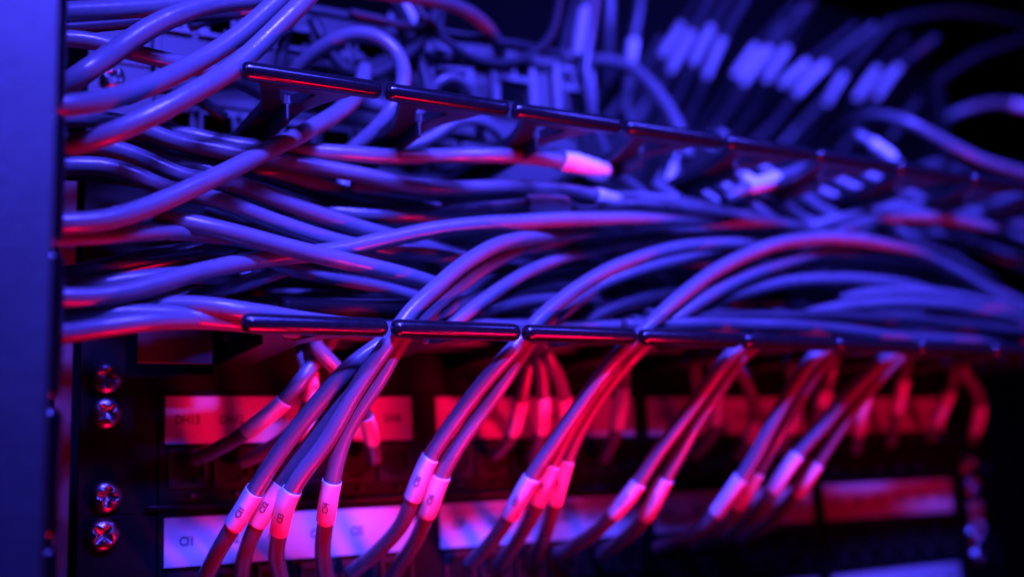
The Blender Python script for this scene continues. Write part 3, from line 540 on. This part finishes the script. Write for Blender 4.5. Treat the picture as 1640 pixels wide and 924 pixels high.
for i, (a, b) in enumerate((((940, 230), (1060, 60)), ((985, 235), (1110, 40)), ((900, 215), (1010, 70)), ((1120, 240), (1250, 40)), ((1240, 245), (1400, 60)), ((860, 190), (940, 90)))):
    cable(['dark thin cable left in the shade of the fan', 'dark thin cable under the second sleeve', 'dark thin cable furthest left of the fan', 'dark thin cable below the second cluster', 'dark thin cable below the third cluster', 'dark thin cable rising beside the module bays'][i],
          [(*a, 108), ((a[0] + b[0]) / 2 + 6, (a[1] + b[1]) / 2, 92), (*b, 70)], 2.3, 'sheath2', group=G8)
cable('upright blurred cable with a large white sleeve at top centre right', [(950, -30, 10), (940, 10, 12), (932, 55, 14), (926, 100, 18), (915, 150, 30)], 4.2, sleeves=[(936, 18, 925, 94, '', .8)], group='upright blurred cables at top centre right')
cable('upright blurred bare cable right of the large white sleeve', [(975, -30, 20), (976, 10, 22), (974, 50, 24), (972, 90, 30), (965, 140, 45)], 3.2, 'sheath2', group='upright blurred cables at top centre right')
cable('upright cable with a small square sleeve', [(1026, -20, 40), (1022, 20, 40), (1014, 64, 42), (1010, 104, 46), (1000, 150, 60)], 2.8, 'sheath2', sleeves=[(1014, 64, 1010, 102, '', .6)], group='upright blurred cables at top centre right')
cable('dim cable with a white plug boot above the second upper finger', [(650, -30, -10), (640, 0, -8), (632, 34, -4), (625, 60, 0)], 2.8, sleeves=[(645, -6, 628, 36, '', .8)], group='white booted cables at top centre')
cable('dim cable with a pink tinted boot above the second upper finger', [(680, -30, -8), (665, 0, -8), (655, 38, -4), (650, 60, 0)], 2.8, sleeves=[(667, 0, 655, 42, '', .5)], group='white booted cables at top centre')
cable('slim violet cable right of the pink tinted boot', [(712, -20, -4), (705, 20, -4), (698, 50, -2), (690, 80, 0)], 2.4, group='white booted cables at top centre')
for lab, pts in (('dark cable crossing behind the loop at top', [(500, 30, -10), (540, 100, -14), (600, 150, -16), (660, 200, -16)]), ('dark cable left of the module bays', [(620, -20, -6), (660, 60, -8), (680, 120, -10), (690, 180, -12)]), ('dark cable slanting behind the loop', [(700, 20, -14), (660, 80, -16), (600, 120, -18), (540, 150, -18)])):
    cable(lab, pts, 2.8, 'sheath_shaded', group='dark cables behind the loop')

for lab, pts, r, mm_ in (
 ('slack dim cable drooping across the module bays', [(640, -30, -18), (690, 40, -20), (750, 90, -20), (820, 100, -18), (880, 60, -14), (900, -20, -10)], 1.8, 'sheath_shaded'),
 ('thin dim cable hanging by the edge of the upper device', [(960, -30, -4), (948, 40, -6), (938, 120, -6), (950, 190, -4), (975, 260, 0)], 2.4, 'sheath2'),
 ('dark cable falling beside the edge of the upper device', [(930, -30, 10), (905, 60, 4), (900, 140, 0), (915, 220, 0)], 2.6, 'sheath_shaded'),
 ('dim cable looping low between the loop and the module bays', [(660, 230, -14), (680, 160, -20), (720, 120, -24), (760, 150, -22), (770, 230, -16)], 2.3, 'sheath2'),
 ('thin blue cable crossing the top of the module bays', [(560, 20, -14), (640, 40, -16), (720, 60, -16), (820, 70, -14), (900, 90, -8)], 1.9, 'sheath_shaded'),
 ('dim cable behind the second upper finger', [(500, 110, -12), (560, 120, -16), (620, 100, -16), (680, 50, -14), (720, -20, -10)], 2.4, 'sheath_shaded'),
 ('short dim cable under the screw at upper left', [(200, 160, -16), (250, 140, -20), (300, 150, -22), (360, 190, -18)], 2.2, 'sheath_shaded'),
 ('dim cable hanging right of the first arcs', [(470, -20, -16), (462, 40, -18), (450, 90, -18), (440, 150, -12)], 2.4, 'sheath_shaded'),
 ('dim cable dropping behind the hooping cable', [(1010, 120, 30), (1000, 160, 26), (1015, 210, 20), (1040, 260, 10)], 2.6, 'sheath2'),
 ('faint cable behind the last sleeves of the fan', [(1420, 230, 60), (1480, 150, 50), (1560, 90, 40), (1650, 60, 30)], 2.8, 'sheath_shaded'),
 ('faint drooping cable in the dark upper right corner', [(1380, 60, 60), (1450, 30, 50), (1540, 20, 44), (1640, 40, 40), (1700, 70, 36)], 2.8, 'sheath_shaded'),
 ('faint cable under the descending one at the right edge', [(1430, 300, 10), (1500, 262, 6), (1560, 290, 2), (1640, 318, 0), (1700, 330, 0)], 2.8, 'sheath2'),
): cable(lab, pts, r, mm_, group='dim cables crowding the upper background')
for lab, pts, r in (
 ('thin cable threading between the long cables at centre', [(560, 300, -44), (640, 310, -48), (740, 316, -48), (840, 316, -46), (940, 322, -40), (1040, 340, -34)], 2.3),
 ('thin cable running above the longest cable to the right', [(880, 318, -36), (960, 312, -40), (1050, 318, -42), (1140, 332, -42), (1240, 352, -38), (1330, 372, -32)], 2.3),
 ('red bellied cable beneath the red arc at centre right', [(1320, 440, -40), (1240, 420, -48), (1150, 410, -52), (1060, 424, -56), (970, 452, -58), (890, 492, -60), (840, 530, -60)], 2.7),
 ('red bellied cable below the arc of the third gap', [(1500, 450, -40), (1420, 425, -48), (1340, 420, -54), (1260, 436, -58), (1180, 462, -60), (1100, 500, -62), (1050, 535, -62)], 2.7),
 ('low red bellied cable right of the fourth gap', [(1620, 540, -40), (1520, 515, -48), (1420, 508, -54), (1330, 516, -58), (1260, 535, -60)], 2.7),
 ('arc slipping behind the right edge cables', [(1300, 430, -30), (1380, 395, -36), (1460, 378, -38), (1550, 392, -36), (1640, 430, -30)], 2.7),
 ('high arc fanning out to the right edge above the red dark one', [(1260, 372, -40), (1340, 352, -46), (1430, 334, -48), (1520, 336, -46), (1600, 352, -42), (1690, 378, -36)], 2.6),
 ('slim arc fanning down to the lower right edge', [(1380, 420, -44), (1450, 414, -50), (1520, 430, -52), (1590, 462, -50), (1680, 510, -44)], 2.6),
 ('slim cable following the wide low arc from above', [(1340, 476, -52), (1420, 468, -56), (1500, 470, -58), (1580, 484, -56), (1680, 512, -50)], 2.6),
 ('slim crossing cable between the first two long arcs', [(900, 400, -40), (960, 396, -46), (1030, 390, -50), (1100, 380, -52), (1180, 376, -50), (1260, 386, -44)], 2.6),
 ('slim cable rising behind the nested pair of the first gap', [(700, 540, -66), (742, 506, -66), (800, 462, -64), (870, 424, -58), (950, 400, -50), (1040, 392, -42)], 2.6),
 ('slim cable crossing from the sleeves down to the second arc', [(760, 350, -42), (820, 366, -46), (900, 392, -46), (980, 424, -42), (1060, 456, -34)], 2.5),
 ('slim cable under the pale one running down to centre', [(300, 392, -50), (380, 408, -54), (460, 430, -56), (540, 446, -56), (620, 462, -52), (700, 486, -46)], 2.6),
): cable(lab, pts, r, group='further cables packed in the tray')

# ---- settle the cables so that they rest against one another instead of passing through
from mathutils.kdtree import KDTree
off = np.cumsum([0] + [len(c['C']) for c in CABLES]); P = np.vstack([c['C'] for c in CABLES])
ci = np.concatenate([[i] * len(c['C']) for i, c in enumerate(CABLES)]); rad = np.array([CABLES[i]['r'] for i in ci])
for it in range(14):
    kd = KDTree(len(P))
    for i, p in enumerate(P): kd.insert(p, i)
    kd.balance(); D = np.zeros(len(P)); Dn = np.zeros(len(P)); R = P - CAM; R /= np.linalg.norm(R, axis=1)[:, None]; hit = 0
    for i in range(len(P)):
        for co, j, d in kd.find_range(P[i], rad[i] + 3.7):
            if ci[j] <= ci[i]: continue
            need = rad[i] + rad[j] + .05
            if d >= need: continue
            dv = P[j] - P[i]; z = float(dv @ R[i]); lat2 = max(0, d * d - z * z); want = math.sqrt(max(0, need * need - lat2)); sgn = 1 if z >= 0 else -1
            mv = (want - abs(z)) * .5 * sgn; hit += 1
            if abs(mv) > abs(D[j]): D[j] = mv
            if abs(mv) > abs(D[i]): D[i] = -mv
    for i in range(len(CABLES)):
        a, b = off[i], off[i + 1]; d = np.pad(D[a:b], 6, mode='edge'); k = np.hanning(13); k /= k.max(); 
        sp = np.array([np.max(d[q:q + 13] * k) + np.min(d[q:q + 13] * k) for q in range(b - a)]); sp = np.pad(sp, 3, mode='edge')
        D[a:b] = np.convolve(sp, [.05, .1, .2, .3, .2, .1, .05], 'valid') * .8
    Pn = P + R * D[:, None]
    lim = (P[:, 1] < 0) & (Pn[:, 1] > -2.5); D[lim] = 0
    lim = ((np.abs(P[:, 2] - 19.3) < 6) | (np.abs(P[:, 2] - 101.2) < 6)) & (P[:, 0] > 20) & (Pn[:, 1] < -83.4); D[lim] = np.maximum(D[lim], 0)
    P = P + R * D[:, None]
print('cable contacts left', hit)

for k, c in enumerate(CABLES):
    C = P[off[k]:off[k + 1]].copy()
    dC = C - c['C']
    for _ in range(45): dC[1:-1] = (dC[:-2] + 2 * dC[1:-1] + dC[2:]) / 4; dC[0] = dC[1]; dC[-1] = dC[-2]
    C = c['C'] + dC
    for _ in range(3): C[1:-1] = (C[:-2] + 2 * C[1:-1] + C[2:]) / 4
    # small natural unevenness of the jacket
    for i in range(len(C)):
        q = Vector(C[i]) * .045 + Vector((k * 7.1, 0, 0)); C[i] += np.array(noise.noise_vector(q)) * .28
    R = (c['r'] * (.95 if c['sleeves'] and c['sleeves'][0][4] else 1)) * np.array([1 + .02 * noise.noise(Vector((i * .18, k * 3.3, 0))) for i in range(len(C))])
    mb = MB(); tube(mb, C, R); mid = C[len(C) // 2]
    o = mb.build(c['name'], M[c['m']], origin=C[0]); tag(o, c['label'], c['cat'], c['group'])
    uv = pix(C)
    for (ax, ay, bx, by, txt, flare) in c['sleeves']:
        ia = int(np.argmin(np.hypot(uv[:, 0] - ax, uv[:, 1] - ay))); ib = int(np.argmin(np.hypot(uv[:, 0] - bx, uv[:, 1] - by)))
        if ia > ib: ia, ib = ib, ia
        if ib - ia < 3: ib = min(len(C) - 1, ia + 3); ia = max(0, ib - 3)
        S = C[ia:ib + 1]; s = np.linspace(0, len(S) - 1, max(14, (len(S) - 1) * 3 + 1))
        S = np.stack([np.interp(s, range(len(S)), S[:, q]) for q in range(3)], 1); n = len(S)
        T, N, B = frames(S); seg = 36; V = []; F = []
        hs = rng.random() * 10
        for layer in (0, 1):
            for i in range(n):
                for q in range(seg):
                    th = 2 * PI * q / seg; e = 1 + .02 * math.sin(3 * th + hs) + .025 * noise.noise(Vector((math.cos(th) * 1.3, math.sin(th) * 1.3, i * .12 + hs)))
                    rr = (c['r'] * 1.02 + (.24 if layer == 0 else .1) + (.8 if flare >= 2 else 0)) * e
                    if flare: rr += flare * .5 * max(0, math.cos(th * 1 + hs)) ** 4 * (.4 + .6 * i / n) + flare * .22 * (noise.noise(Vector((math.cos(th) * 1.1 + hs, math.sin(th) * 1.1, i * .2))) + .4)
                    sh = .35 * math.sin(th + hs) * (1 if i in (0, n - 1) else 0)
                    V.append(S[i] + (N[i] * math.cos(th) + B[i] * math.sin(th)) * rr + T[i] * sh)
        for i in range(n - 1):
            for q in range(seg):
                q2 = (q + 1) % seg; a0 = i * seg + q; a1 = i * seg + q2; b0 = a0 + seg; b1 = a1 + seg; o2 = n * seg
                F.append((a0, a1, b1, b0)); F.append((a0 + o2, b0 + o2, b1 + o2, a1 + o2))
        for i in (0, n - 1):
            for q in range(seg): q2 = (q + 1) % seg; F.append((i * seg + q, i * seg + q2, n * seg + i * seg + q2, n * seg + i * seg + q))
        mb = MB(); mb.add(V, F, True); sl = mb.build('label_sleeve', M['sleeve'], o, origin=S[0])
        if txt:
            TV, TF = text_mesh(txt, 3.0, True); mb = MB(); mi_ = n // 2; L = np.linalg.norm(np.diff(S, axis=0), axis=1).sum()
            toc = CAM - S[mi_]; th0 = math.atan2(toc @ B[mi_], toc @ N[mi_]) + .15; rr = c['r'] * 1.02 + .42; V = []
            for v in TV:
                t = (0.5 - v[0] / L) * (n - 1); i = int(min(max(t, 0), n - 2)); fr = t - i; cc = S[i] * (1 - fr) + S[i + 1] * fr
                th = th0 + v[1] / rr * 1.0; V.append(cc + (N[i] * math.cos(th) + B[i] * math.sin(th)) * rr)
            mb.add(V, TF); mb.build('lettering', M['faded'], sl, origin=S[0])
